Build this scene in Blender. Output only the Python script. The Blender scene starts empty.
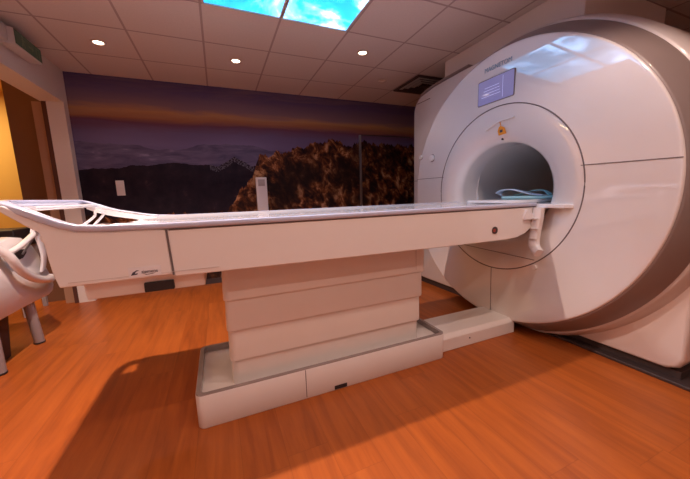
import bpy, bmesh, math, random
from mathutils import Vector, Matrix

random.seed(7)
S = bpy.context.scene
COL = S.collection

# ------------------------------------------------------------------ camera
H = 1.15                      # camera height above the floor
R_ = Vector((0.92141, -0.38880, -0.03151))
yaw, pitch, roll = math.radians(22.629), math.radians(8.378), math.radians(-1.825)
fwd = Vector((math.sin(yaw)*math.cos(pitch), math.cos(yaw)*math.cos(pitch), -math.sin(pitch)))
r0 = Vector((math.cos(yaw), -math.sin(yaw), 0)); u0 = r0.cross(fwd)
rr = r0*math.cos(roll) + u0*math.sin(roll); uu = -r0*math.sin(roll) + u0*math.cos(roll)
camd = bpy.data.cameras.new('camera'); cam = bpy.data.objects.new('camera', camd); COL.objects.link(cam)
cam.matrix_world = Matrix(((rr.x, uu.x, -fwd.x, 0), (rr.y, uu.y, -fwd.y, 0), (rr.z, uu.z, -fwd.z, H), (0, 0, 0, 1)))
camd.sensor_width = 36; camd.lens = 36*298.283/690; camd.clip_start = .02
S.camera = cam
S.view_settings.view_transform = 'Standard'; S.view_settings.look = 'None'
S.view_settings.gamma = 1; S.view_settings.use_curve_mapping = False
S.view_settings.exposure = 0.22
w = bpy.data.worlds.new('world'); S.world = w; w.use_nodes = True
w.node_tree.nodes['Background'].inputs[0].default_value = (.30, .16, .12, 1)
w.node_tree.nodes['Background'].inputs[1].default_value = .05
WARM = (1, .71, .58)
SKY_STRENGTH = 7.8
HZ = 2.60                     # ceiling height
# room lamps in ceiling downlights, seen ones first, then unseen ones: (x, y, watts, half angle, lit lens)
LAMPS = [(-.88, 3.57, 8, 62), (.30, 3.57, 8, 62), (1.50, 2.97, 10, 62),
         (-.70, 1.82, 250, 66), (-.9, .57, 5, 65), (.3, .57, 12, 65), (1.5, .57, 44, 65),  # first one matches the table shadow, the rest are added fill lamps
         (-.3, -.6, 20, 70), (1.2, -.6, 30, 70), (-.9, -1.8, 18, 70), (1.5, -1.8, 28, 70)]  # unseen downlights added to light the table side and scanner

# ------------------------------------------------------------------ materials
def mat(name, col, rough=.5, metal=0, coat=0, spec=.5, emis=None, es=0):
    m = bpy.data.materials.new(name); m.use_nodes = True
    b = m.node_tree.nodes['Principled BSDF']
    b.inputs['Base Color'].default_value = (*col, 1); b.inputs['Roughness'].default_value = rough
    b.inputs['Metallic'].default_value = metal; b.inputs['Coat Weight'].default_value = coat
    b.inputs['Coat Roughness'].default_value = .04
    b.inputs['Specular IOR Level'].default_value = spec
    if emis:
        b.inputs['Emission Color'].default_value = (*emis, 1); b.inputs['Emission Strength'].default_value = es
    return m
class NT:
    def __init__(s, m): s.t = m.node_tree; s.b = s.t.nodes['Principled BSDF']
    def n(s, typ, **k):
        x = s.t.nodes.new(typ)
        for a, v in k.items(): setattr(x, a, v)
        return x
    def l(s, a, b): s.t.links.new(a, b)
    def math(s, op, a, b=None, c=None):
        x = s.n('ShaderNodeMath', operation=op)
        for i, v in enumerate((a, b, c)):
            if v is None: continue
            if isinstance(v, (int, float)): x.inputs[i].default_value = v
            else: s.l(v, x.inputs[i])
        return x.outputs[0]
    def ramp(s, fac, stops, interp='LINEAR'):
        x = s.n('ShaderNodeValToRGB'); cr = x.color_ramp; cr.interpolation = interp
        while len(cr.elements) < len(stops): cr.elements.new(.5)
        for e, (p, c) in zip(cr.elements, stops):
            e.position = p; e.color = (*c, 1)
        s.l(fac, x.inputs[0]); return x.outputs[0]
    def mix(s, fac, a, b, blend='MIX'):
        x = s.n('ShaderNodeMix', data_type='RGBA', blend_type=blend)
        for i, v in ((0, fac), (6, a), (7, b)):
            if isinstance(v, (int, float)): x.inputs[i].default_value = v
            elif isinstance(v, tuple): x.inputs[i].default_value = (*v, 1)
            else: s.l(v, x.inputs[i])
        return x.outputs[2]
    def pos(s):
        g = s.n('ShaderNodeNewGeometry'); x = s.n('ShaderNodeSeparateXYZ'); s.l(g.outputs['Position'], x.inputs[0])
        return g.outputs['Position'], x.outputs[0], x.outputs[1], x.outputs[2]
    def comb(s, x, y, z):
        c = s.n('ShaderNodeCombineXYZ')
        for i, v in enumerate((x, y, z)):
            if isinstance(v, (int, float)): c.inputs[i].default_value = v
            else: s.l(v, c.inputs[i])
        return c.outputs[0]
    def noise(s, vec, scale, detail=3, rough=.5, dist=0):
        x = s.n('ShaderNodeTexNoise'); s.l(vec, x.inputs['Vector'])
        x.inputs['Scale'].default_value = scale; x.inputs['Detail'].default_value = detail
        x.inputs['Roughness'].default_value = rough; x.inputs['Distortion'].default_value = dist
        return x.outputs[0]

def plastic(name, col, rough=.28, coat=.6):
    m = mat(name, col, rough, coat=coat); t = NT(m)
    p, *_ = t.pos(); n = t.noise(p, 6, 3)
    c = t.mix(n, tuple(x*.97 for x in col), tuple(min(1, x*1.02) for x in col)); t.l(c, t.b.inputs['Base Color'])
    return m
M_white = plastic('white_plastic', (.80, .77, .76))
M_face = plastic('glossy_white_shell', (.78, .755, .75), .3, 1.0)
M_face.node_tree.nodes['Principled BSDF'].inputs['Coat IOR'].default_value = 1.9
M_top = plastic('tabletop_white', (.82, .82, .86), .25, .8)
M_rim = plastic('rim_blue_grey', (.50, .53, .68), .25, .8)
M_grey = plastic('taupe_grey_trim', (.30, .25, .24), .45, .2)
M_band = plastic('bronze_grey_band', (.24, .19, .18), .42, .15)
M_shell = plastic('shell_rim', (.62, .57, .55), .4, .3)
M_cream = plastic('column_plastic', (.78, .75, .73), .4, .3)
M_dark = mat('dark_plastic', (.02, .016, .02), .5)
M_kick = mat('kick_dark', (.045, .03, .03), .5)
M_seam = mat('seam_grey', (.16, .13, .13), .7)
M_metal = mat('brushed_metal', (.5, .48, .48), .35, 1)
M_bore = plastic('bore_liner', (.66, .64, .62), .4, .3)
M_duct = plastic('duct_grey', (.70, .64, .63), .6, 0)
M_wall = plastic('wall_paint', (.74, .68, .64), .7, 0)
M_yellow = plastic('ochre_wall', (.80, .50, .14), .7, 0)
M_brown = plastic('brown_panel', (.20, .10, .055), .5, .2)
M_jamb = plastic('door_frame_brown', (.10, .04, .03), .5, .2)
M_orange = mat('orange_tag', (.75, .28, .02), .5)
M_cyan = mat('pale_cyan_fabric', (.36, .66, .72), .8)
M_cartdark = mat('dark_bin', (.05, .025, .025), .5)
M_leg = plastic('grey_leg', (.36, .32, .32), .45, .1)
M_ink = mat('ink_dark', (.05, .05, .08), .6)
M_inkblue = mat('ink_blue_grey', (.22, .34, .45), .5)
M_lens = mat('lamp_lens', (1, 1, 1), .4, emis=(1, .80, .62), es=9)
M_lensdim = mat('lamp_lens_dim', (.3, .2, .15), .3, emis=(1, .5, .35), es=.12)
M_ring = plastic('lamp_ring', (.55, .45, .40), .35, .2)
M_black = mat('vent_dark', (.05, .03, .03), .6)

# floor: orange wood laminate, planks along y
M_floor = mat('orange_wood_laminate', (.6, .2, .05), .38, spec=.35); t = NT(M_floor)
p, x, y, z = t.pos()
pw = .19
col_i = t.math('FLOOR', t.math('DIVIDE', x, pw))
wn = t.n('ShaderNodeTexWhiteNoise', noise_dimensions='1D'); t.l(col_i, wn.inputs['W'])
yy = t.math('ADD', t.math('DIVIDE', y, 1.25), t.math('MULTIPLY', wn.outputs[0], 7))
row_i = t.math('FLOOR', yy)
wn2 = t.n('ShaderNodeTexWhiteNoise', noise_dimensions='2D'); t.l(t.comb(col_i, row_i, 0), wn2.inputs['Vector'])
gv = t.comb(t.math('MULTIPLY', x, 14), t.math('ADD', t.math('MULTIPLY', y, 1.1), t.math('MULTIPLY', wn2.outputs[0], 30)), 0)
g1 = t.noise(gv, 1.4, 6, .62, .6)
g2 = t.noise(t.comb(t.math('MULTIPLY', x, 2.2), t.math('ADD', y, t.math('MULTIPLY', wn2.outputs[0], 9)), 0), 1.6, 4, .6, 1.2)
c = t.ramp(g1, [(.22, (.20, .044, .010)), (.5, (.41, .098, .016)), (.78, (.56, .150, .022))])
c = t.mix(t.math('MULTIPLY', g2, .55), c, (.28, .066, .014))
c = t.mix(t.math('MULTIPLY', wn2.outputs[0], .20), c, (.62, .18, .04))
fx = t.math('ABSOLUTE', t.math('SUBTRACT', t.math('FRACT', t.math('DIVIDE', x, pw)), .5))
fy = t.math('ABSOLUTE', t.math('SUBTRACT', t.math('FRACT', yy), .5))
gap = t.math('MAXIMUM', t.math('GREATER_THAN', fx, .490), t.math('GREATER_THAN', fy, .4985))
c = t.mix(t.math('MULTIPLY', gap, .22), c, (.12, .03, .008)); t.l(c, t.b.inputs['Base Color'])

# ceiling: 60 cm mineral tiles on a thin grid
M_ceil = mat('ceiling_tiles', (.5, .4, .36), .85, spec=.15); t = NT(M_ceil)
p, x, y, z = t.pos()
fx = t.math('ABSOLUTE', t.math('SUBTRACT', t.math('FRACT', t.math('ADD', t.math('DIVIDE', x, .6), .5)), .5))
fy = t.math('ABSOLUTE', t.math('SUBTRACT', t.math('FRACT', t.math('ADD', t.math('DIVIDE', t.math('SUBTRACT', y, 2.655), .6), .5)), .5))
ln = t.math('LESS_THAN', t.math('MINIMUM', fx, fy), .015)
nn = t.noise(p, 60, 2)
c = t.mix(nn, (.60, .53, .51), (.68, .60, .57)); c = t.mix(ln, c, (.40, .32, .31)); t.l(c, t.b.inputs['Base Color'])

# mural: sunset over a mountain range, painted on the wall by position
def mural_mat():
    m = mat('mural_print', (.1, .1, .1), .6, spec=.12); t = NT(m)
    p, x, y, z = t.pos()
    zz = t.math('SUBTRACT', z, 1.15)
    flat = t.comb(x, 0, zz)
    cl = t.noise(t.comb(t.math('MULTIPLY', x, .55), 0, t.math('MULTIPLY', zz, 4.5)), 1.6, 6, .6, .7)
    cl2 = t.noise(t.comb(t.math('MULTIPLY', x, .35), 3, t.math('MULTIPLY', zz, 2.2)), 1.5, 3)
    h = t.math('ADD', zz, t.math('MULTIPLY', t.math('SUBTRACT', cl, .5), .16))
    f = t.math('DIVIDE', h, 1.5)
    sky = t.ramp(f, [(.30, (.10, .08, .16)), (.46, (.19, .155, .29)), (.56, (.18, .135, .26)), (.635, (.18, .075, .11)),
                     (.675, (.40, .17, .075)), (.715, (.54, .28, .11)), (.765, (.27, .17, .19)), (.87, (.13, .095, .20)), (1.0, (.065, .050, .14))])
    str_ = t.ramp(cl, [(.42, (0, 0, 0)), (.62, (1, 1, 1))])
    hi = t.ramp(t.math('DIVIDE', zz, 1.5), [(.66, (0, 0, 0)), (.75, (1, 1, 1))])
    sky = t.mix(t.math('MULTIPLY', t.math('MULTIPLY', str_, hi), .5), sky, (.26, .17, .20))
    sky = t.mix(t.math('MULTIPLY', t.math('SUBTRACT', 1, cl2), .35), sky, (.05, .035, .11))
    # hazy far range
    r1 = t.noise(t.comb(x, 7, 0), 1.1, 6, .55)
    ha = t.math('ADD', .50, t.math('MULTIPLY', r1, .36))
    k = t.math('LESS_THAN', zz, ha)
    hz = t.noise(t.comb(t.math('MULTIPLY', x, 2), 0, t.math('MULTIPLY', zz, 9)), 1.3, 5, .6, .8)
    far = t.ramp(hz, [(.35, (.075, .065, .13)), (.60, (.15, .125, .22)), (.74, (.30, .26, .38))])
    c = t.mix(k, sky, far)
    # middle dark range
    r2 = t.noise(t.comb(x, 21, 0), 1.5, 7, .6)
    hb = t.math('ADD', .30, t.math('MULTIPLY', r2, .26))
    hb = t.math('ADD', hb, t.math('MULTIPLY', t.math('MAXIMUM', t.math('SUBTRACT', .22, t.math('ABSOLUTE', t.math('SUBTRACT', x, .25))), 0), .7))
    k = t.math('LESS_THAN', zz, hb)
    dn = t.noise(flat, 7, 6, .65)
    mid = t.ramp(dn, [(.35, (.012, .009, .018)), (.62, (.024, .016, .026)), (.78, (.09, .045, .045))])
    snow = t.math('MULTIPLY', t.math('LESS_THAN', t.math('ABSOLUTE', t.math('SUBTRACT', x, .22)), .28), t.math('GREATER_THAN', zz, t.math('SUBTRACT', hb, .07)))
    snow = t.math('MULTIPLY', snow, t.math('GREATER_THAN', t.noise(flat, 45, 4), .50))
    mid = t.mix(t.math('MULTIPLY', snow, .3), mid, (.34, .31, .40))
    c = t.mix(k, c, mid)
    # low forest and near slopes
    # rocky cliffs rising to the right
    r3 = t.noise(t.comb(x, 40, 0), 3.8, 8, .70)
    up = t.math('MULTIPLY', t.math('MINIMUM', t.math('MAXIMUM', t.math('SUBTRACT', x, .10), 0), .50), 1.42)
    up = t.math('ADD', up, t.math('MULTIPLY', t.math('MINIMUM', t.math('MAXIMUM', t.math('SUBTRACT', x, .5), 0), 1.0), .27))
    hc = t.math('ADD', t.math('ADD', -.47, up), t.math('MULTIPLY', r3, .60))
    k = t.math('LESS_THAN', zz, hc)
    v = t.n('ShaderNodeTexVoronoi'); v.inputs['Scale'].default_value = 5.5
    wob = t.n('ShaderNodeVectorMath', operation='ADD')
    nz = t.n('ShaderNodeTexNoise'); t.l(flat, nz.inputs['Vector']); nz.inputs['Scale'].default_value = 4
    sc = t.n('ShaderNodeVectorMath', operation='SCALE'); t.l(nz.outputs['Color'], sc.inputs[0]); sc.inputs['Scale'].default_value = .45
    st = t.comb(t.math('MULTIPLY', x, 1.25), 0, t.math('MULTIPLY', zz, .8))
    t.l(st, wob.inputs[0]); t.l(sc.outputs[0], wob.inputs[1]); t.l(wob.outputs[0], v.inputs['Vector'])
    rn = t.noise(t.comb(t.math('ADD', t.math('MULTIPLY', x, 1.3), t.math('MULTIPLY', zz, .5)), 0, zz), 5.5, 10, .78, .9)
    lit = t.math('MULTIPLY', rn, t.math('ADD', .72, t.math('MULTIPLY', v.outputs['Distance'], .55)))
    rock = t.ramp(lit, [(.40, (.016, .008, .008)), (.48, (.07, .024, .012)), (.56, (.22, .070, .022)), (.66, (.62, .32, .15))])
    dk = t.ramp(t.noise(flat, 1.7, 3), [(.46, (0, 0, 0)), (.60, (1, 1, 1))])
    rock = t.mix(t.math('MULTIPLY', dk, .85), rock, (.018, .009, .008))
    c = t.mix(k, c, rock)
    t.l(c, t.b.inputs['Base Color'])
    return m
M_mural = mural_mat()

# sky picture on the ceiling light panels
M_sky = mat('lit_sky_picture', (.1, .4, .6), .35); t = NT(M_sky)
p, x, y, z = t.pos()
n1 = t.noise(p, 2.1, 6, .58, .4)
c = t.ramp(n1, [(.36, (.001, .075, .17)), (.45, (.003, .105, .21)), (.51, (.05, .17, .34)), (.60, (.26, .52, .90))])
t.l(c, t.b.inputs['Emission Color']); t.b.inputs['Emission Strength'].default_value = SKY_STRENGTH

M_screen = mat('display_glass', (.14, .13, .26), .12, coat=1, emis=(.16, .15, .30), es=.7); t = NT(M_screen)
M_exit = mat('exit_face', (.010, .022, .012), .35, emis=(.02, .05, .02), es=.15)
M_exitmark = mat('exit_marks', (.10, .10, .07), .5, emis=(.12, .13, .09), es=.15)

# ------------------------------------------------------------------ helpers
def obj(name, bm, m, parent=None, bevel=0, seg=3, smooth=True, ang=35, loc=None):
    me = bpy.data.meshes.new(name); bmesh.ops.recalc_face_normals(bm, faces=bm.faces[:])
    bm.to_mesh(me); bm.free()
    o = bpy.data.objects.new(name, me); COL.objects.link(o)
    me.materials.append(m)
    if smooth:
        for f in me.polygons: f.use_smooth = True
        bpy.context.view_layer.update()
        try: me.set_sharp_from_angle(angle=math.radians(ang))
        except Exception: pass
    if bevel:
        b = o.modifiers.new('bevel', 'BEVEL'); b.width = bevel; b.segments = seg; b.limit_method = 'ANGLE'; b.angle_limit = math.radians(30)
        b.harden_normals = True
    if parent: o.parent = parent; o.matrix_parent_inverse = parent.matrix_world.inverted()
    return o
def thing(name, label, cat, loc, group=None):
    o = bpy.data.objects.new(name, None); COL.objects.link(o); o.location = loc; o.empty_display_size = .1
    o['label'] = label; o['category'] = cat
    if group: o['group'] = group
    bpy.context.view_layer.update()
    return o
def tag(o, label, cat, group=None):
    o['label'] = label; o['category'] = cat
    if group: o['group'] = group
    return o
def struct(name, bm, m, parent=None, **k):
    o = obj(name, bm, m, parent, **k)
    if not parent: o['kind'] = 'structure'
    return o
def box(x0, x1, y0, y1, z0, z1, bm=None):
    bm = bm or bmesh.new()
    v = [bm.verts.new((x, y, z)) for x in (x0, x1) for y in (y0, y1) for z in (z0, z1)]
    for q in ((0, 1, 3, 2), (4, 6, 7, 5), (0, 4, 5, 1), (2, 3, 7, 6), (0, 2, 6, 4), (1, 5, 7, 3)): bm.faces.new([v[i] for i in q])
    return bm
def prism(pts, axis, a, b, bm=None):
    """extrude a 2-D outline: axis 'y' pts=(x,z); 'x' pts=(y,z); 'z' pts=(x,y)"""
    bm = bm or bmesh.new()
    def P(p, t): return {'y': (p[0], t, p[1]), 'x': (t, p[0], p[1]), 'z': (p[0], p[1], t)}[axis]
    A = [bm.verts.new(P(p, a)) for p in pts]; B = [bm.verts.new(P(p, b)) for p in pts]
    bm.faces.new(A[::-1]); bm.faces.new(B)
    n = len(pts)
    for i in range(n): bm.faces.new((A[i], A[(i+1) % n], B[(i+1) % n], B[i]))
    return bm
def loft(rings, closed_ends=True, bm=None, cyc=True, loop=False):
    bm = bm or bmesh.new()
    V = [[bm.verts.new(p) for p in r] for r in rings]
    n = len(rings[0])
    m = len(V)
    for i in range(m if loop else m-1):
        a, b = V[i], V[(i+1) % m]
        for j in range(n if cyc else n-1):
            k = (j+1) % n; bm.faces.new((a[j], a[k], b[k], b[j]))
    if closed_ends and not loop: bm.faces.new(V[0][::-1]); bm.faces.new(V[-1])
    return bm
def smooth_path(pts, sub=6, closed=False):
    P = [Vector(p) for p in pts]; n = len(P); out = []
    rng = range(n if closed else n-1)
    for i in rng:
        g = lambda k: P[k % n] if closed else P[max(0, min(n-1, k))]
        p0, p1, p2, p3 = g(i-1), g(i), g(i+1), g(i+2)
        for s in range(sub):
            t = s/sub
            out.append(.5*((2*p1)+(p2-p0)*t+(2*p0-5*p1+4*p2-p3)*t*t+(3*p1-p0-3*p2+p3)*t**3))
    if not closed: out.append(P[-1])
    return out
def tube(pts, rad, n=10, closed=False, bm=None, flat=None, up=Vector((0, 0, 1))):
    """sweep a circle (or a rounded w x h section when flat=(w,h)) along pts"""
    P = [Vector(p) for p in pts]; m = len(P); rings = []
    for i, p in enumerate(P):
        if closed: d = P[(i+1) % m]-P[i-1]
        else: d = P[min(i+1, m-1)]-P[max(i-1, 0)]
        d.normalize()
        s = d.cross(up)
        if s.length < 1e-3: s = d.cross(Vector((0, 1, 0)))
        s.normalize(); u = s.cross(d)
        r = rad(i/(m-1)) if callable(rad) else rad
        ring = []
        for k in range(n):
            a = 2*math.pi*k/n
            ca, sa = math.cos(a), math.sin(a)
            if flat:
                e = .5
                cx = math.copysign(abs(ca)**e, ca)*flat[0]/2; cy = math.copysign(abs(sa)**e, sa)*flat[1]/2
            else: cx, cy = ca*r, sa*r
            ring.append(p+s*cx+u*cy)
        rings.append(ring)
    return loft(rings, not closed, bm, True, closed)
def lathe_x(prof, cy, cz, n=128, bm=None, zmin=None):
    """revolve (x, r) profile about an axis along x"""
    bm = bm or bmesh.new(); V = []
    for (x, r) in prof:
        if r < 1e-6: V.append([bm.verts.new((x, cy, cz))]); continue
        ring = []
        for k in range(n):
            a = 2*math.pi*k/n; z = cz+r*math.sin(a)
            if zmin is not None: z = max(z, zmin)
            ring.append(bm.verts.new((x, cy+r*math.cos(a), z)))
        V.append(ring)
    for a, b in zip(V, V[1:]):
        for j in range(n):
            k = (j+1) % n
            if len(a) == 1: bm.faces.new((a[0], b[k], b[j]))
            elif len(b) == 1: bm.faces.new((a[j], a[k], b[0]))
            else:
                try: bm.faces.new((a[j], a[k], b[k], b[j]))
                except ValueError: pass
    return bm
def lathe_z(prof, cx, cy, n=32, bm=None):
    bm = bm or bmesh.new(); V = []
    for (r, z) in prof:
        V.append([bm.verts.new((cx+r*math.cos(2*math.pi*k/n), cy+r*math.sin(2*math.pi*k/n), z)) for k in range(n)] if r > 1e-6 else [bm.verts.new((cx, cy, z))])
    for a, b in zip(V, V[1:]):
        for j in range(n):
            k = (j+1) % n
            if len(a) == 1: bm.faces.new((a[0], b[j], b[k]))
            elif len(b) == 1: bm.faces.new((a[j], a[k], b[0]))
            else: bm.faces.new((a[j], a[k], b[k], b[j]))
    return bm
def rrect(x0, x1, y0, y1, r, n=6):
    out = []
    for cx, cy, a0 in ((x1-r, y1-r, 0), (x0+r, y1-r, 90), (x0+r, y0+r, 180), (x1-r, y0+r, 270)):
        for k in range(n+1):
            a = math.radians(a0+90*k/n); out.append((cx+r*math.cos(a), cy+r*math.sin(a)))
    return out
def text(name, body, m, parent, loc, size, rot, ext=.0008, sx=1):
    cu = bpy.data.curves.new(name, 'FONT'); cu.body = body; cu.size = size; cu.extrude = ext; cu.align_x = 'CENTER'; cu.align_y = 'CENTER'
    o = bpy.data.objects.new(name, cu); COL.objects.link(o)
    bpy.context.view_layer.update()
    me = bpy.data.meshes.new_from_object(o); bpy.data.objects.remove(o)
    o = bpy.data.objects.new(name, me); COL.objects.link(o); me.materials.append(m)
    o.matrix_world = Matrix.Translation(loc) @ rot.to_4x4() @ Matrix.Diagonal((sx, 1, 1, 1))
    if parent:
        mw = o.matrix_world.copy(); o.parent = parent; o.matrix_parent_inverse = parent.matrix_world.inverted(); o.matrix_world = mw
    return o
ROT_NEGX = Matrix(((0, 0, -1), (-1, 0, 0), (0, 1, 0)))   # text facing -x, reading towards -y
ROT_NEGY = Matrix(((1, 0, 0), (0, 0, -1), (0, 1, 0)))    # text facing -y, reading towards +x
Z = lambda z: z+H

# ------------------------------------------------------------------ room shell
XL, XR, YB, YF = -1.455, 4.6, 4.43, -2.6
struct('floor', box(-4.2, XR+.1, YF-.1, 6.6, -.06, 0), M_floor, smooth=False)
# ceiling slab with a cut-out for the lit sky panels
SX0, SX1, SY0, SY1 = .015, 1.185, .855, 2.655
bm = bmesh.new()
for (a, b, c_, d) in ((XL-.205, SX0, YF-.1, YB+.1), (SX1, XR+.1, YF-.1, YB+.1), (SX0, SX1, YF-.1, SY0), (SX0, SX1, SY1, YB+.1)):
    box(a, b, c_, d, HZ, HZ+.06, bm)
box(SX0-.02, SX1+.02, SY0-.02, SY1+.02, HZ+.10, HZ+.13, bm)
struct('ceiling', bm, M_ceil, smooth=False)
struct('wall_back', box(XL, XR+.1, YB, YB+.1, 0, HZ), M_mural, smooth=False)
struct('wall_right', box(XR, XR+.1, YF-.1, YB, 0, HZ), M_wall, smooth=False)
struct('wall_front', box(-4.2, XR+.1, YF-.1, YF, 0, HZ), M_wall, smooth=False)
# left wall: a header over a wide opening that ends in a white pillar at the corner
DZ = Z(1.10)
bm = box(XL-.205, XL, YF, YB+.1, DZ, HZ); box(XL-.205, XL, YF, 1.2, 0, DZ, bm); box(XL-.150, XL, 4.33, YB+.1, 0, DZ, bm)
struct('wall_left', bm, M_wall, smooth=False)
bm = box(XL-.195, XL-.151, 4.34, 4.40, 0, DZ)
struct('trim_1', bm, M_jamb, smooth=False)
struct('trim_2', box(XL-.29, XL-.197, 4.38, 4.46, 0, DZ), mat('light_brown_frame', (.42, .25, .16), .5), smooth=False)
# room beyond the doorway
struct('wall_beyond', box(-4.2, -1.6, 5.4, 5.5, 0, HZ), M_yellow, smooth=False)
struct('wall_side', box(-4.3, -4.2, YF-.1, 5.5, 0, HZ), M_yellow, smooth=False)
struct('wall_partition', box(-2.03, XL-.21, 4.55, 4.65, 0, HZ), M_brown, smooth=False)
struct('ceiling_beyond', box(-4.2, XL-.207, YF-.1, 5.5, HZ, HZ+.06), M_yellow, smooth=False)
# door in the mural wall, printed over with the same picture
struct('door_1', box(2.15, 3.05, YB-.022, YB-.002, .01, 2.08), M_mural, smooth=False)
struct('trim_3', box(2.135, 2.165, YB-.034, YB-.001, .0, 2.085), M_metal, bevel=.004)
struct('trim_4', box(2.165, 3.08, YB-.030, YB-.001, 2.082, 2.094), M_kick, smooth=False)
struct('baseboard_back', box(XL, 2.13, YB-.014, YB, 0, .07), M_kick, smooth=False)

# lamp of the neighbouring room
def area(name, loc, e, size, col):
    l = bpy.data.lights.new(name, 'AREA'); l.energy = e; l.size = size; l.color = col
    o = bpy.data.objects.new(name, l); COL.objects.link(o); o.location = loc; return o
area('neighbour_room_lamp', (-3.1, 4.72, HZ-.05), 30, .6, (1, .72, .36))

# ------------------------------------------------------------------ downlights
def downlight(x, y, lensm, label, group=None):
    t = thing('downlight', label, 'ceiling light', (x, y, HZ), group)
    obj('ring', lathe_z([(.062, HZ-.001), (.060, HZ-.007), (.047, HZ-.009), (.040, HZ-.004), (.040, HZ-.001)], x, y), M_ring, t)
    obj('lens', lathe_z([(0, HZ-.0035), (.036, HZ-.0035), (.039, HZ-.0015)], x, y), lensm, t)
    return t
labs = {0: 'small lit round downlight near the left corner, above the mural sunset',
        1: 'small lit round downlight in the middle, just beyond the sky panels',
        2: 'lit round downlight closest to the scanner, nearer than the others to the right sky panel'}
for i, (x, y, e, ha) in enumerate(LAMPS):
    if i in labs: downlight(x, y, M_lens, labs[i])
    else: downlight(x, y, M_lens, 'unseen round lit downlight, assumed in the ceiling to light the room', 'ceiling downlights behind the viewer')
    l = bpy.data.lights.new('downlight_lamp', 'SPOT'); l.energy = e; l.color = WARM; l.spot_size = math.radians(2*ha); l.spot_blend = .5
    l.shadow_soft_size = .022
    o = bpy.data.objects.new('downlight_lamp', l); COL.objects.link(o); o.location = (x, y, HZ-.03)
downlight(2.08, 3.58, M_lensdim, 'small unlit round downlight between the lit ones and the dark air vent')

# ------------------------------------------------------------------ lit sky panels
def skypanel(x0, x1, y0, y1, label, group=None):
    t = thing('sky_light_panel', label, 'light panel', ((x0+x1)/2, (y0+y1)/2, HZ), group)
    bm = bmesh.new(); w_ = .012; z0, z1 = HZ-.006, HZ+.05
    box(x0, x0+w_, y0, y1, z0, z1, bm); box(x1-w_, x1, y0, y1, z0, z1, bm); box(x0+w_, x1-w_, y0, y0+w_, z0, z1, bm); box(x0+w_, x1-w_, y1-w_, y1, z0, z1, bm)
    obj('frame', bm, M_ring, t, smooth=False)
    obj('picture', box(x0+w_, x1-w_, y0+w_, y1-w_, HZ+.002, HZ+.045), M_sky, t, smooth=False)
for i in range(2):
    for j in range(3):
        x0 = .015+i*.588; y1 = 2.655-j*.6
        if j == 0:
            skypanel(x0, x0+.582, y1-.594, y1, ('lit cyan sky picture panel with clouds, the left of two in the ceiling', 'lit cyan sky picture panel with a big white cloud, the right of two')[i])
        else:
            skypanel(x0, x0+.582, y1-.594, y1, 'lit blue sky and cloud ceiling panel seen only as a reflection on the scanner', 'sky panels outside the frame')

# ------------------------------------------------------------------ ceiling vent
t = thing('air_vent', 'dark square ceiling air diffuser left of the scanner top', 'vent', (2.7, 3.56, HZ))
obj('frame', loft([[(2.7+sx*s, 3.55+sy*s, z_) for sx, sy in ((-1, -1), (1, -1), (1, 1), (-1, 1))] for s, z_ in ((.29, HZ-.001), (.285, HZ-.018), (.255, HZ-.018), (.235, HZ-.002))], False), M_black, t, smooth=False)
for s in (.225, .165, .105):
    obj('louvre', loft([[(2.7+sx*q, 3.55+sy*q, z_) for sx, sy in ((-1, -1), (1, -1), (1, 1), (-1, 1))] for q, z_ in ((s, HZ-.028), (s-.004, HZ-.028), (s-.05, HZ-.002), (s-.046, HZ-.002))], False, loop=True), M_black, t, smooth=False)
obj('core', box(2.66, 2.74, 3.51, 3.59, HZ-.02, HZ-.001), M_black, t, smooth=False)

# ------------------------------------------------------------------ exit sign on the left wall
t = thing('exit_sign', 'white box exit sign with dark green face high on the left wall', 'sign', (XL, 3.4, Z(1.3)))
ys0, ys1 = 3.33, 3.73
obj('housing', box(XL+.001, XL+.095, ys0, ys1, Z(1.255), Z(1.385)), M_shell, t, bevel=.008)
obj('bracket', box(XL+.001, XL+.06, ys0-.16, ys0-.004, Z(1.27), Z(1.375)), M_shell, t, bevel=.008)
fc = obj('face_panel', box(XL+.0955, XL+.0985, ys0+.008, ys1-.006, Z(1.268), Z(1.376)), M_exit, t, smooth=False)
xf = XL+.0988
def tri(pts, bm):   # thin mark on the sign face
    prism(pts, 'x', xf, xf+.001, bm); return bm
zc = Z(1.322)
bm = bmesh.new()        # running figure
tri([(3.44+.012*math.cos(a*.785), zc+.034+.012*math.sin(a*.785)) for a in range(8)], bm)
tri([(3.425, zc+.02), (3.445, zc+.024), (3.452, zc-.008), (3.437, zc-.012)], bm)
tri([(3.437, zc-.008), (3.452, zc-.008), (3.474, zc-.030), (3.464, zc-.042)], bm)
tri([(3.437, zc-.004), (3.448, zc-.012), (3.428, zc-.044), (3.414, zc-.040)], bm)
tri([(3.445, zc+.020), (3.449, zc+.011), (3.478, zc+.004), (3.478, zc+.012)], bm)
obj('running_figure', bm, M_exitmark, fc, smooth=False)
bm = bmesh.new(); tri([(3.52, zc+.006), (3.57, zc+.006), (3.57, zc+.024), (3.60, zc), (3.57, zc-.024), (3.57, zc-.006), (3.52, zc-.006)], bm)
obj('arrow', bm, M_exitmark, fc, smooth=False)
bm = bmesh.new(); tri([(3.635, zc-.04), (3.635, zc+.04), (3.69, zc+.04), (3.69, zc-.04), (3.68, zc-.04), (3.68, zc+.03), (3.645, zc+.03), (3.645, zc-.04)], bm)
obj('doorway_mark', bm, M_exitmark, fc, smooth=False)

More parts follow.
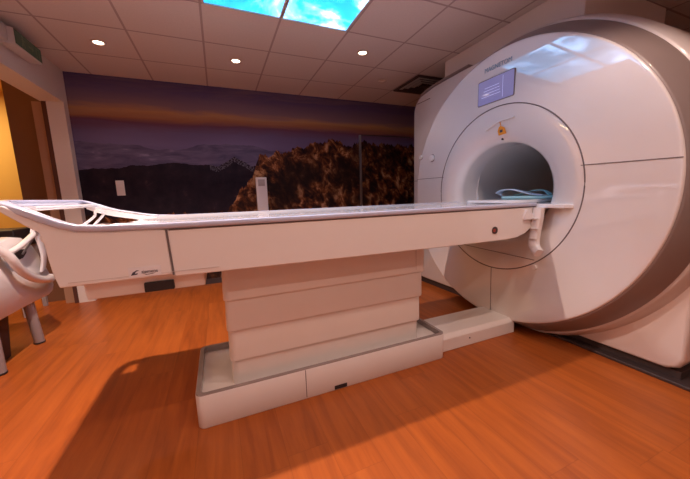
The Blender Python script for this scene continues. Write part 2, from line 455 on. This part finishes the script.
# ------------------------------------------------------------------ devices on the mural wall
t = thing('wall_switch', 'small white switch plate on the dark lower mural at the left', 'switch', (-1.07, YB, Z(.18)))
obj('plate', box(-1.115, -1.03, YB-.012, YB-.001, Z(.085), Z(.265)), M_white, t, bevel=.004)
for zq in (Z(.215), Z(.135)): obj('rocker', box(-1.098, -1.047, YB-.017, YB-.011, zq-.03, zq+.03), M_white, t, bevel=.002)
t = thing('wall_intercom', 'tall narrow white wall unit with a square grille, standing up behind the table', 'intercom', (.59, YB, Z(0)))
obj('casing', box(.505, .655, YB-.07, YB-.001, Z(-.32), Z(.29)), M_white, t, bevel=.01)
gr = obj('grille', box(.535, .625, YB-.074, YB-.069, Z(.17), Z(.26)), M_leg, t, smooth=False)
for k in range(5): obj('grille_bar', box(.538, .622, YB-.078, YB-.0735, Z(.179)+k*.017, Z(.186)+k*.017), M_shell, gr, smooth=False)

# ------------------------------------------------------------------ scanner
CY, CZ = 1.80, Z(.008)
X0 = 2.11
sc = thing('mri_scanner', 'large white ring-shaped MRI scanner with a round glossy face and open bore', 'scanner', (3.0, CY, 0))
RF, RR, RBO = 1.076, .652, .416
def domex(r): return X0-.02*(1-(r/RF)**2)
prof = [(domex(RR+(RF-.012-RR)*k/32), RR+(RF-.012-RR)*k/32) for k in range(33)]
prof = [(domex(RR)+.012, RR)]+prof+[(X0+.001, RF-.005), (X0+.008, RF), (X0+.02, RF)]
obj('front_cover', lathe_x(prof, CY, CZ, 160), M_face, sc, ang=60)
# flared funnel into the bore: round at the seam, slightly oval inside
RBY, RBZ = .425, .385
def oval(x_, t_, extra=0, n=160):
    ry = (RR-.006)*(1-t_)+RBY*t_+extra; rz = (RR-.006)*(1-t_)+RBZ*t_+extra
    return [(x_, CY+.02*t_+ry*math.cos(2*math.pi*k/n), CZ-.012*t_+rz*math.sin(2*math.pi*k/n)) for k in range(n)]
rg = [oval(domex(RR)+.010, 0, .003), oval(domex(RR)+.001, 0)]
for k in range(1, 17):
    a = math.pi/2*k/16
    rg.append(oval(domex(RR)+.105*(1-math.cos(a)), math.sin(a)))
rg += [oval(2.30, 1, -.004), oval(2.36, 1, -.006)]
obj('bore_flare', loft(rg, False), M_face, sc, ang=60)
obj('bore_liner', loft([oval(2.355, 1, -.006), oval(3.85, 1, -.006), oval(3.85, 1, .02), oval(2.355, 1, .02)], False, loop=True), M_bore, sc, ang=60)
# conical bronze-grey band, then the pale rim behind it
zm = .035
obj('grey_band', lathe_x([(X0+.012, RF-.03), (X0+.012, RF+.004), (X0+.02, RF+.012), (2.25, 1.160), (2.262, 1.163), (2.262, 1.12)], CY, CZ, 160, zmin=zm), M_band, sc, ang=50)
obj('rear_rim', lathe_x([(2.262, 1.15), (2.264, 1.172), (2.272, 1.180), (2.35, 1.208), (2.62, 1.212), (3.6, 1.212), (3.75, 1.15), (3.75, .9)], CY, CZ, 160, zmin=zm-.01), M_shell, sc, ang=50)
# housing block: outline by angle around the bore axis, hole for the bore
def outline():
    pts = []
    for k in range(33):                                    # over the top, towards the viewer
        a = math.radians(90+(90+25)*k/32); pts.append((CY+1.2*math.cos(a), CZ+1.2*math.sin(a)))
    yl = pts[-1][0]
    pts += [(yl, Z(-.80)), (yl, Z(-1.0)), (yl+.02, Z(-1.05)), (yl+.07, Z(-1.075)), (1.2, Z(-1.08)), (1.8, Z(-1.08)), (2.4, Z(-1.08)), (3.0, Z(-1.08)),
            (3.24, Z(-1.075)), (3.275, Z(-1.05)), (3.29, Z(-1.0)), (3.29, Z(-.5)), (3.29, Z(0)), (3.29, Z(.5)), (3.29, Z(.9))]
    for k in range(1, 9):
        a = math.radians(62*k/8); pts.append((3.29-.26*(1-math.cos(a)), Z(.98)+.20*math.sin(a)))
    pts += [(2.9, Z(1.195)), (2.5, Z(1.205)), (2.1, Z(1.207))]
    return pts
out = outline()
inner = []
for (y_, z_) in out:
    a = math.atan2(z_-CZ, y_-CY); inner.append((CY+(RBO+.01)*math.cos(a), CZ+(RBO+.01)*math.sin(a)))
def ringpts(P, x_, shrink=0):
    return [(x_, CY+(y_-CY)*(1-shrink), CZ+(z_-CZ)*(1-shrink)) for y_, z_ in P]
rings = [ringpts(inner, 3.84), ringpts(out, 3.84, .02), ringpts(out, 3.80), ringpts(out, 2.385), ringpts(out, 2.365, .006), ringpts(out, 2.355, .018), ringpts(inner, 2.355)]
obj('housing', loft(rings, False), M_face, sc, ang=50)
obj('kick_plate', prism([(2.40, .73), (2.40, 3.22), (3.80, 3.22), (3.80, .73)], 'z', 0, Z(-1.082)), M_kick, sc, smooth=False)
obj('dark_plinth', box(2.34, 3.82, .64, 1.74, .0, .022), M_kick, sc, bevel=.006)
# seams (fine dark joints)
def face_x(y_, z_):
    return domex(math.hypot(y_-CY, z_-CZ))
def seam(pts, r=.0028, nm='seam'):
    obj(nm, tube([(face_x(y_, z_)-.0004, y_, z_) for y_, z_ in pts], r, 6), M_seam, sc)
obj('seam', tube([(domex(RR)+.001, CY+(RR-.002)*math.cos(k*math.pi/60), CZ+(RR-.002)*math.sin(k*math.pi/60)) for k in range(120)], .0045, 6, closed=True), M_seam, sc)
L = lambda a, b, n: [(a[0]+(b[0]-a[0])*k/n, a[1]+(b[1]-a[1])*k/n) for k in range(n+1)]
seam(L((CY-.62, Z(.14)), (CY-RF+.012, Z(.135)), 8))
seam(L((CY+.62, Z(.15)), (CY+RF-.01, Z(.155)), 8))
seam(L((CY+.01, CZ-RR-.003), (CY+.01, CZ-RF+.01), 8))
obj('seam', tube([(2.353, CY+1.10, Z(.155)), (2.353, 3.28, Z(.155))], .003, 6), M_seam, sc)
# grey grip strip along the upper left shoulder of the housing
obj('shoulder_strip', tube([(2.40, y_, z_) for y_, z_ in ((3.16, Z(1.165)), (3.02, Z(1.195)), (2.75, Z(1.215)), (2.4, Z(1.22)))], .016, 8, flat=(.09, .022)), M_grey, sc)
obj('label_line', box(2.352, 2.3545, 2.96, 3.20, Z(1.075), Z(1.083)), M_seam, sc, smooth=False)
# display
dy0, dy1, dz0, dz1 = 1.67, 2.01, Z(.70), Z(.895)
cxs = face_x(1.84, Z(.8))
bm = prism(rrect(dy0, dy1, dz0, dz1, .012, 4), 'x', cxs-.006, cxs+.02)
sd = obj('display', bm, M_seam, sc)
obj('display_glass', prism(rrect(dy0+.006, dy1-.006, dz0+.006, dz1-.006, .008, 4), 'x', cxs-.0075, cxs-.0055), M_screen, sd, smooth=False)
M_ui1 = mat('screen_ui_dim', (.1, .09, .2), .3, emis=(.11, .10, .26), es=.8); M_ui2 = mat('screen_ui_light', (.3, .3, .5), .3, emis=(.30, .30, .52), es=.9)
obj('screen_mark', box(cxs-.0085, cxs-.0076, 1.88, 1.905, dz1-.04, dz1-.025), M_ui1, sd, smooth=False)
for k in range(9): obj('screen_mark', box(cxs-.0085, cxs-.0076, 1.80+k*.02, 1.808+k*.02, dz0+.02, dz0+.03+.006*(k % 3)), M_ui1, sd, smooth=False)
for k in range(4): obj('screen_line', box(cxs-.0085, cxs-.0076, 1.79+.004*k, 1.97-.01*k, dz0+.06+k*.022, dz0+.063+k*.022), M_ui2, sd, smooth=False)
obj('screen_divider', box(cxs-.0085, cxs-.0076, 1.768, 1.771, dz0+.02, dz1-.02), M_ui2, sd, smooth=False)
text('maker_lettering', 'MAGNETOM', M_inkblue, sc, Vector((face_x(1.83, Z(.965))-.0035, 1.83, Z(.968))), .048, ROT_NEGX, sx=.93)
# knobs on the left of the face
for (yk, zk, rk) in ((2.60, Z(.36), .034), (2.79, Z(.39), .022)):
    xk = face_x(yk, zk)
    kb = obj('control_knob', lathe_x([(xk+.004, rk), (xk-.010, rk), (xk-.018, rk*.86), (xk-.019, .0)], yk, zk, 28), M_white, sc, ang=50)
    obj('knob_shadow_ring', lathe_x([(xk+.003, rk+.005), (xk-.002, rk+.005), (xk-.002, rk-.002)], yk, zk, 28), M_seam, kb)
# depth of the funnel surface at a point of the face plane
def flare_x(y_, z_):
    for k in range(0, 91):
        a_ = math.radians(k); t_ = math.sin(a_); ry = (RR-.006)*(1-t_)+RBY*t_; rz = (RR-.006)*(1-t_)+RBZ*t_
        if ((y_-CY-.02*t_)/ry)**2+((z_-CZ+.012*t_)/rz)**2 >= 1: return domex(RR)+.105*(1-math.cos(a_))
    return domex(RR)+.105
obj('laser_window', lathe_x([(flare_x(1.8, Z(.41))+.01, .009), (flare_x(1.8, Z(.41))-.008, .008), (flare_x(1.8, Z(.41))-.009, 0)], 1.80, Z(.41), 16), M_dark, sc)
bm = bmesh.new()
pts = [(1.93, Z(.500)), (1.80, Z(.545)), (1.66, Z(.548)), (1.66, Z(.541)), (1.80, Z(.536)), (1.925, Z(.493))]
loft([[(flare_x(y_, z_)+.003, y_, z_) for y_, z_ in pts], [(flare_x(y_, z_)-.016, y_, z_) for y_, z_ in pts]], True, bm)
obj('grip_ledge', bm, M_white, sc, smooth=False)
tg = flare_x(1.77, Z(.49))
tgo = obj('orange_tag', prism([(1.785, Z(.505)), (1.755, Z(.49)), (1.735, Z(.44)), (1.80, Z(.435)), (1.81, Z(.47)), (1.80, Z(.50))], 'x', tg-.012, tg-.004), M_orange, sc, smooth=False)
obj('tag_cord', tube([(tg-.008, 1.785, Z(.50)), (tg-.012, 1.79, Z(.53)), (tg-.02, 1.79, Z(.545))], .003, 6), M_orange, tgo)
obj('tag_print', box(tg-.0132, tg-.0119, 1.765, 1.79, Z(.455), Z(.475)), M_ink, tgo, smooth=False)
# bridge ledge at bore floor height, its rounded tip reaches the near rim
bp = []
for k in range(25):
    a = math.radians(-8-164*k/24); bp.append((CY+.615*math.cos(a), 0, 0))
xb = [(2.095, CY-.60), (2.06, CY-.56), (2.055, CY-.4), (2.055, CY+.4), (2.06, CY+.56), (2.095, CY+.60)]
plate = xb+[(2.20, CY+.50), (2.30, CY+.42), (3.6, CY+.35), (3.6, CY-.35), (2.30, CY-.42), (2.20, CY-.50)]
obj('bridge_ledge', prism(plate, 'z', Z(-.128), Z(-.100)), M_top, sc, bevel=.006)
obj('lower_bore_panel', prism([(CY-.36, Z(-.128)), (CY+.36, Z(-.128)), (CY+.30, Z(-.26)), (CY, Z(-.33)), (CY-.30, Z(-.26))], 'x', 2.19, 2.7), M_face, sc, bevel=.004)
# docking arm below the table end
ap = [(2.035, 1.385, Z(-.125)), (2.03, 1.385, Z(-.19)), (2.03, 1.395, Z(-.27)), (2.025, 1.40, Z(-.36)), (2.02, 1.385, Z(-.405)), (2.0, 1.345, Z(-.435))]
da = obj('docking_arm', tube(smooth_path(ap, 5), .02, 12, flat=(.062, .05), up=Vector((-1, 0, 0))), M_white, sc)
for k in range(3): obj('arm_clip', box(1.995, 2.01, 1.365, 1.415, Z(-.20-.07*k)-.004, Z(-.20-.07*k)+.004), M_shell, da, bevel=.002)
seam(L((CY+.36, Z(-.49)), (CY-.36, Z(-.512)), 6), .0025)
obj('glint_cap', lathe_x([(2.10, .018), (face_x(1.43, Z(-.565))-.015, .017), (face_x(1.43, Z(-.565))-.017, 0)], 1.43, Z(-.565), 20), M_white, sc)  # white cap standing in for a small reflected highlight on the face
# duct from the scanner top into the ceiling
obj('quench_duct', box(2.48, 3.55, 1.45, 2.87, Z(1.0), HZ-.001), M_duct, sc, bevel=.01)

# cloth and straps lying in the bore on the table end
t = thing('head_cushion', 'pale cyan pad with a looped light blue strap lying inside the bore', 'cushion', (2.45, 1.74, Z(-.07)))
bm = prism(rrect(2.28, 2.62, 1.52, 1.93, .07, 6), 'z', Z(-.072), Z(-.050))
obj('pad', bm, M_cyan, t, bevel=.008)
M_strap = mat('light_blue_strap', (.50, .62, .80), .7)
lp = [(2.33, 1.93, Z(-.045)), (2.31, 1.94, Z(-.02)), (2.31, 1.89, Z(.005)), (2.32, 1.80, Z(.003)), (2.33, 1.72, Z(-.018)), (2.33, 1.64, Z(-.036)), (2.34, 1.56, Z(-.044))]
obj('strap', tube(smooth_path(lp, 6), .01, 10, flat=(.07, .010), up=Vector((0, 0, 1))), M_strap, t)
lp = [(2.42, 1.86, Z(-.042)), (2.40, 1.80, Z(-.036)), (2.40, 1.74, Z(-.02)), (2.42, 1.68, Z(-.006)), (2.44, 1.62, Z(-.012)), (2.44, 1.58, Z(-.042))]
obj('strap', tube(smooth_path(lp, 6), .01, 10, flat=(.05, .009)), M_cyan, t)

# ------------------------------------------------------------------ patient table
tb = thing('patient_table', 'long white patient table on a ribbed lifting column, running into the scanner bore', 'table', (.6, 1.82, 0))
YN, YR = 1.42, 2.20
def zr(x, d=0):
    P = [(-.80, .03), (-.71, .012), (-.66, -.012), (-.60, -.044), (-.55, -.066), (-.5, -.080), (-.4, -.094), (-.25, -.100), (.2, -.102), (9, -.102)]
    for (a, b), (c_, e) in zip(P, P[1:]):
        if a <= x <= c_: return b+(e-b)*(x-a)/(c_-a)+d*math.exp(-((x+.5)/.1)**2)
    return P[0][1]
def rimpath(y_):
    xs = [2.05, 1.5, .9, .3, -.1, -.25, -.35, -.42, -.5, -.55, -.60, -.64]
    return [(x_, y_, Z(zr(x_, .014 if y_ > 1.8 else -.010))) for x_ in xs]
near = rimpath(YN+.012); far = rimpath(YR-.012)
ez = Z(.010)
path = near+[(-.70, YN+.03, ez-.006), (-.718, YN+.075, ez)]+[(-.722, YN+.2+k*.13, ez) for k in range(4)]+[(-.718, YR-.075, ez), (-.70, YR-.03, ez-.006)]+far[::-1]
obj('edge_rim', tube(path, .02, 16, flat=(.038, .027)), M_rim, tb, ang=80)
obj('white_end_bar', tube([(-.672, YN+.06, ez-.022)]+[(-.670, YN+.1+k*.125, ez-.022) for k in range(5)]+[(-.672, YR-.10, ez-.022)], .02, 12, flat=(.095, .020)), M_top, tb, ang=80)
for (ya, yb, dd) in ((YN+.03, YN+.055, -.012), (YR-.16, YR-.03, .014)):
    xs = [-.66, -.62, -.58, -.54, -.5, -.46, -.42, -.38, -.34]
    rings = [[(x_, ya, Z(zr(x_, dd)+.010)), (x_, yb, Z(zr(x_, dd)+.010)), (x_, yb, Z(zr(x_, dd)-.018)), (x_, ya, Z(zr(x_, dd)-.018))] for x_ in xs]
    obj('side_rail', loft(rings), M_top, tb, ang=40)
# table top, slightly dished
def sect(x_):
    z0 = Z(zr(x_)); return [(x_, YN+.028, z0+.012), (x_, YN+.06, z0+.012), (x_, YN+.10, z0+.006), (x_, 1.81, z0+.0), (x_, YR-.10, z0+.006), (x_, YR-.06, z0+.012), (x_, YR-.028, z0+.012),
                            (x_, YR-.03, z0-.03), (x_, YN+.03, z0-.03)]
obj('tabletop', loft([sect(x_) for x_ in (-.395, -.39, -.35, -.25, 0, .5, 1, 1.5, 2.0, 2.04)]), M_top, tb, bevel=.003)
obj('tabletop_extension', prism(rrect(2.0, 3.0, 1.55, 2.07, .1, 6), 'z', Z(-.098), Z(-.074)), M_top, tb, bevel=.008)
# side panels: head panel and long main panel on both sides
head = [(-.203, -.308), (-.30, -.310), (-.578, -.312), (-.590, -.26), (-.5965, -.20), (-.600, -.145), (-.608, -.10), (-.636, -.078), (-.71, -.012), (-.727, .004), (-.69, .002)]
head += [(x_, zr(x_, -.010)-.012) for x_ in (-.65, -.60, -.55, -.5, -.4, -.3)]+[(-.212, -.115)]
main = [(-.197, -.318), (.6, -.325), (1.3, -.330), (1.78, -.330), (1.88, -.322), (1.96, -.300), (2.02, -.262), (2.05, -.22), (2.058, -.16), (2.058, -.122), (-.206, -.116)]
for s, (ya, yb) in enumerate(((YN, YN+.045), (YR-.045, YR))):
    hd = [(a, Z(b)) for a, b in head]; mn = [(a, Z(b)) for a, b in main]
    if s == 0: obj('head_side_panel', prism(hd, 'y', ya, yb), M_white, tb, bevel=.006)
    obj('main_side_panel', prism(mn, 'y', ya+.001*(1-s), yb), M_white, tb, bevel=.005)
obj('underbody', prism([(x_, Z(z_)) for x_, z_ in ((-.60, -.115), (-.5,-.135), (2.03, -.13), (2.02, -.2), (1.85, -.30), (-.565, -.30), (-.585, -.19), (-.63, -.135), (-.635, -.112))], 'y', YN+.05, YR-.05), M_cream, tb, bevel=.01)  # hidden head end extended to block the lamp below the opening
obj('joint_line', tube([(-.2085, YN+.002, Z(-.118)), (-.200, YN+.002, Z(-.31))], .004, 6), M_seam, tb)
obj('upper_joint', box(-.68+.48, 2.05, YN+.0, YN+.02, Z(-.121), Z(-.1165)), M_seam, tb, smooth=False)
obj('panel_crease', box(-.55, -.02, YN-.0012, YN+.01, Z(-.2965), Z(-.294)), M_shell, tb, smooth=False)
# shallow box beneath the head end with a black connector
ut = obj('under_tray', prism([(YN+.035, Z(-.30)), (1.70, Z(-.30)), (1.68, Z(-.385)), (YN+.05, Z(-.385))], 'x', -.52, -.085), M_cream, tb, bevel=.006)
obj('black_connector', box(-.318, -.207, YN+.030, YN+.08, Z(-.379), Z(-.338)), M_dark, ut, bevel=.004)
# sticker with emblem and lettering strip
st = obj('sticker', box(-.357, -.243, YN-.0022, YN+.001, Z(-.302)+.0, Z(-.262)), M_top, tb, smooth=False)
bm = bmesh.new(); yk = YN-.0030
prism([(-.350, Z(-.293)), (-.343, Z(-.281)), (-.328, Z(-.273)), (-.320, Z(-.275)), (-.331, Z(-.279)), (-.336, Z(-.286)), (-.325, Z(-.286)), (-.328, Z(-.291))], 'y', yk, yk+.001, bm)
obj('sticker_emblem', bm, M_ink, st, smooth=False)
text('sticker_lettering', 'siemens', M_ink, st, Vector((-.284, yk, Z(-.282))), .019, ROT_NEGY, sx=.95)
bm = bmesh.new()
prism([(-.310, Z(-.287)), (-.295, Z(-.293)), (-.275, Z(-.292)), (-.262, Z(-.289)), (-.275, Z(-.2945)), (-.298, Z(-.2955))], 'y', yk, yk+.001, bm)
obj('sticker_swoosh', bm, M_ink, st, smooth=False)
# lock hole and latch near the scanner end
def disc_y(x_, z_, r, y0, y1, n=24):
    return prism([(x_+r*math.cos(2*math.pi*k/n), z_+r*math.sin(2*math.pi*k/n)) for k in range(n)], 'y', y0, y1)
hr = obj('lock_ring', disc_y(1.663, Z(-.258), .024, YN-.004, YN+.004), M_kick, tb)
obj('lock_core', disc_y(1.655, Z(-.258), .012, YN-.0055, YN-.003), mat('lock_red', (.30, .04, .02), .4), hr)
lt = obj('latch', prism([(1.93, Z(-.155)), (1.945, Z(-.135)), (1.975, Z(-.135)), (1.98, Z(-.158)), (2.03, Z(-.165)), (2.03, Z(-.205)), (1.925, Z(-.205)), (1.925, Z(-.175))], 'y', YN-.018, YN+.003), M_top, tb, bevel=.004)
# looped strap handle resting in the open head end
hk = [(-.545, 1.56, Z(-.095)), (-.525, 1.575, Z(-.085)), (-.495, 1.60, Z(-.055)), (-.49, 1.60, Z(-.038)), (-.478, 1.60, Z(-.030)), (-.466, 1.60, Z(-.036)), (-.463, 1.60, Z(-.048)), (-.47, 1.60, Z(-.058)), (-.49, 1.585, Z(-.085)), (-.50, 1.57, Z(-.10))]
obj('looped_handle', tube(smooth_path(hk, 5), .005, 8), M_top, tb)
obj('handle_base', tube([(-.57, 1.50, Z(-.105)), (-.52, 1.545, Z(-.100)), (-.44, 1.60, Z(-.105)), (-.40, 1.64, Z(-.105))], .012, 8, flat=(.05, .02)), M_top, tb)
# ribbed lifting column: four telescoping skirts
XA, XB_, YA, YB_ = -.02, 1.262, 1.60, 2.04
for k, (zt, zb, i0) in enumerate(((-.300, -.525, 0), (-.515, -.695, .006), (-.685, -.868, .012), (-.858, -1.08, .018))):
    rings = []
    for zz_, g in ((zt, .006), (zb+.012, .0), (zb+.003, .001), (zb, .005)):
        taper = .020*(-zz_-.30)/.7 if True else 0
        o_ = rrect(XA+i0*.5+g, XB_-i0-g-taper*1.6, YA+i0+g, YB_-i0-g, .035, 5)
        rings.append([(a, b, Z(zz_)) for a, b in o_])
    obj('column_skirt', loft(rings), M_cream, tb, ang=50)
obj('column_joint', box(1.17, 1.174, YA+.0003, YA+.008, Z(-.51), Z(-.33)), M_shell, tb, smooth=False)
# foot: outer body with a raised rim around a shallow well
BX0, BX1, BY0, BY1 = -.19, 1.378, 1.54, 2.10
def ring(ins, z_, r): return [(a, b, z_) for a, b in rrect(BX0+ins, BX1-ins, BY0+ins, BY1-ins, r, 6)]
zt = Z(-.968)
ft = obj('foot', loft([ring(.004, .0, .034), ring(0, .006, .038), ring(0, zt-.004, .038), ring(.003, zt, .036), ring(.012, zt, .03), ring(.02, zt-.05, .024), ring(.02, .02, .024)], True), M_white, tb, ang=40)
def ring2(ins, z_, r): return [(a, b, z_) for a, b in rrect(BX0+ins, BX1-ins, BY0+ins, BY1-ins, r, 6)]
obj('rim_trim', loft([ring2(.001, zt-.004, .037), ring2(.003, zt+.003, .036), ring2(.024, zt+.003, .026), ring2(.026, zt-.03, .024), ring2(.005, zt-.03, .033)], False, loop=True), M_grey, ft, ang=40)
obj('well_floor', loft([ring2(.022, zt-.045, .038), ring2(.022, zt-.035, .038)], True), M_white, ft, smooth=False)
obj('foot_joint', box(.372, .376, BY0-.001, BY0+.01, .01, zt-.004), M_seam, ft, smooth=False)
obj('cable_slot', box(.545, .625, BY0-.0015, BY0+.02, .006, .030), M_dark, ft, smooth=False)
# low floor cover joining foot and scanner
cv = obj('floor_cover', prism([(1.60, 0), (1.60, .095), (1.625, .125), (1.90, .125), (1.93, .095), (1.93, 0)], 'x', 1.379, 2.14), M_white, tb, bevel=.006)
obj('cover_screw', disc_y(1.66, .06, .006, 1.597, 1.603, 12), M_dark, cv)

# ------------------------------------------------------------------ white trolley at the left edge, in the doorway
tr = thing('utility_trolley', 'white moulded plastic trolley with a looped tube handle at the left edge', 'trolley', (-1.7, 3.0, 0))
XC = -1.42
side = [(2.30, -.34), (2.55, -.29), (2.80, -.245), (2.96, -.222), (3.08, -.24), (3.20, -.31), (3.30, -.44), (3.37, -.56), (3.42, -.66), (3.425, -.715), (3.40, -.755), (3.33, -.775), (3.0, -.765), (2.66, -.765), (2.35, -.765)]
def tub(ins, x_, sh=0):
    cy_, cz_ = 2.9, -.52
    return [(x_, cy_+(a-cy_)*(1-sh), Z(cz_+(b-cz_)*(1-sh))) for a, b in side]
obj('tub_shell', loft([tub(0, -2.0, .12), tub(0, -1.96, .04), tub(0, -1.9, 0), tub(0, XC-.03, 0), tub(0, XC-.008, .015), tub(0, XC, .045)]), M_white, tr, ang=50)
hole = [(2.87, -.345), (2.97, -.325), (3.10, -.335), (3.09, -.365), (3.04, -.395), (2.95, -.405), (2.89, -.38)]
obj('hand_hole', prism([(a, Z(b)) for a, b in hole], 'x', XC-.01, XC+.003), M_dark, tr, smooth=False)
lp = [(XC+.02, 2.72, Z(-.27)), (XC+.05, 2.765, Z(-.33)), (XC+.06, 2.79, Z(-.375)), (XC+.06, 2.85, Z(-.45)), (XC+.06, 2.94, Z(-.52)), (XC+.06, 3.05, Z(-.575)), (XC+.06, 3.16, Z(-.605)), (XC+.05, 3.25, Z(-.62)), (XC+.035, 3.30, Z(-.615))]
obj('handle_tube', tube(smooth_path(lp, 5), .030, 12), M_white, tr)
lp = [(XC+.03, 2.80, Z(-.33)), (XC+.05, 2.90, Z(-.30)), (XC+.055, 3.0, Z(-.265)), (XC+.05, 3.10, Z(-.235)), (XC+.04, 3.17, Z(-.225))]
obj('handle_tube', tube(smooth_path(lp, 5), .020, 12), M_white, tr)
lp = [(XC+.04, 3.13, Z(-.205)), (XC+.045, 3.175, Z(-.225)), (XC+.045, 3.205, Z(-.30)), (XC+.045, 3.225, Z(-.40)), (XC+.03, 3.24, Z(-.48)), (XC+.01, 3.25, Z(-.545))]
obj('strap', tube(smooth_path(lp, 5), .02, 12, flat=(.065, .022), up=Vector((1, 0, 0))), M_top, tr)
lp = [(XC+.03, 2.98, Z(-.36)), (XC+.06, 3.08, Z(-.26)), (XC+.06, 3.20, Z(-.175))]
obj('thin_rod', tube(lp, .007, 8), M_metal, tr)
for (xa, ya, xb_, yb) in ((-1.47, 3.10, -1.49, 3.20), (-1.47, 2.66, -1.49, 2.70), (-1.88, 3.15, -1.9, 3.20), (-1.88, 2.70, -1.9, 2.72)):
    lg = obj('leg', tube([(xa, ya, Z(-.72)), ((xa+xb_)/2, (ya+yb)/2, .2), (xb_, yb, .012)], .034, 14), M_leg, tr)
    obj('foot_pad', lathe_z([(0, 0), (.036, 0), (.038, .014), (0, .014)], xb_, yb, 16), M_dark, lg)
# dark bin under the trolley, dark case on the far side
bm = bmesh.new()
loft([[(a, b, z_) for a, b in rrect(-1.84+g, -1.56-g, 2.80+g, 3.06-g, .04, 5)] for z_, g in ((0, .02), (.33, 0), (.345, -.006), (.36, 0), (.36, .012), (.02, .03))], True, bm)
tag(obj('waste_bin', bm, M_cartdark), 'dark waste bin standing on the floor under the white trolley', 'bin')
t = thing('side_desk', 'small black desk on thin legs in the next room, just behind the white trolley', 'desk', (-2.25, 4.2, 0))
obj('desk_body', box(-2.65, -1.90, 4.0, 4.45, Z(-.42), Z(-.235)), M_dark, t, bevel=.015)
for xa in (-2.61, -1.94):
    for ya in (4.04, 4.41): obj('leg', box(xa-.018, xa+.018, ya-.018, ya+.018, 0, Z(-.415)), M_leg, t, smooth=False)
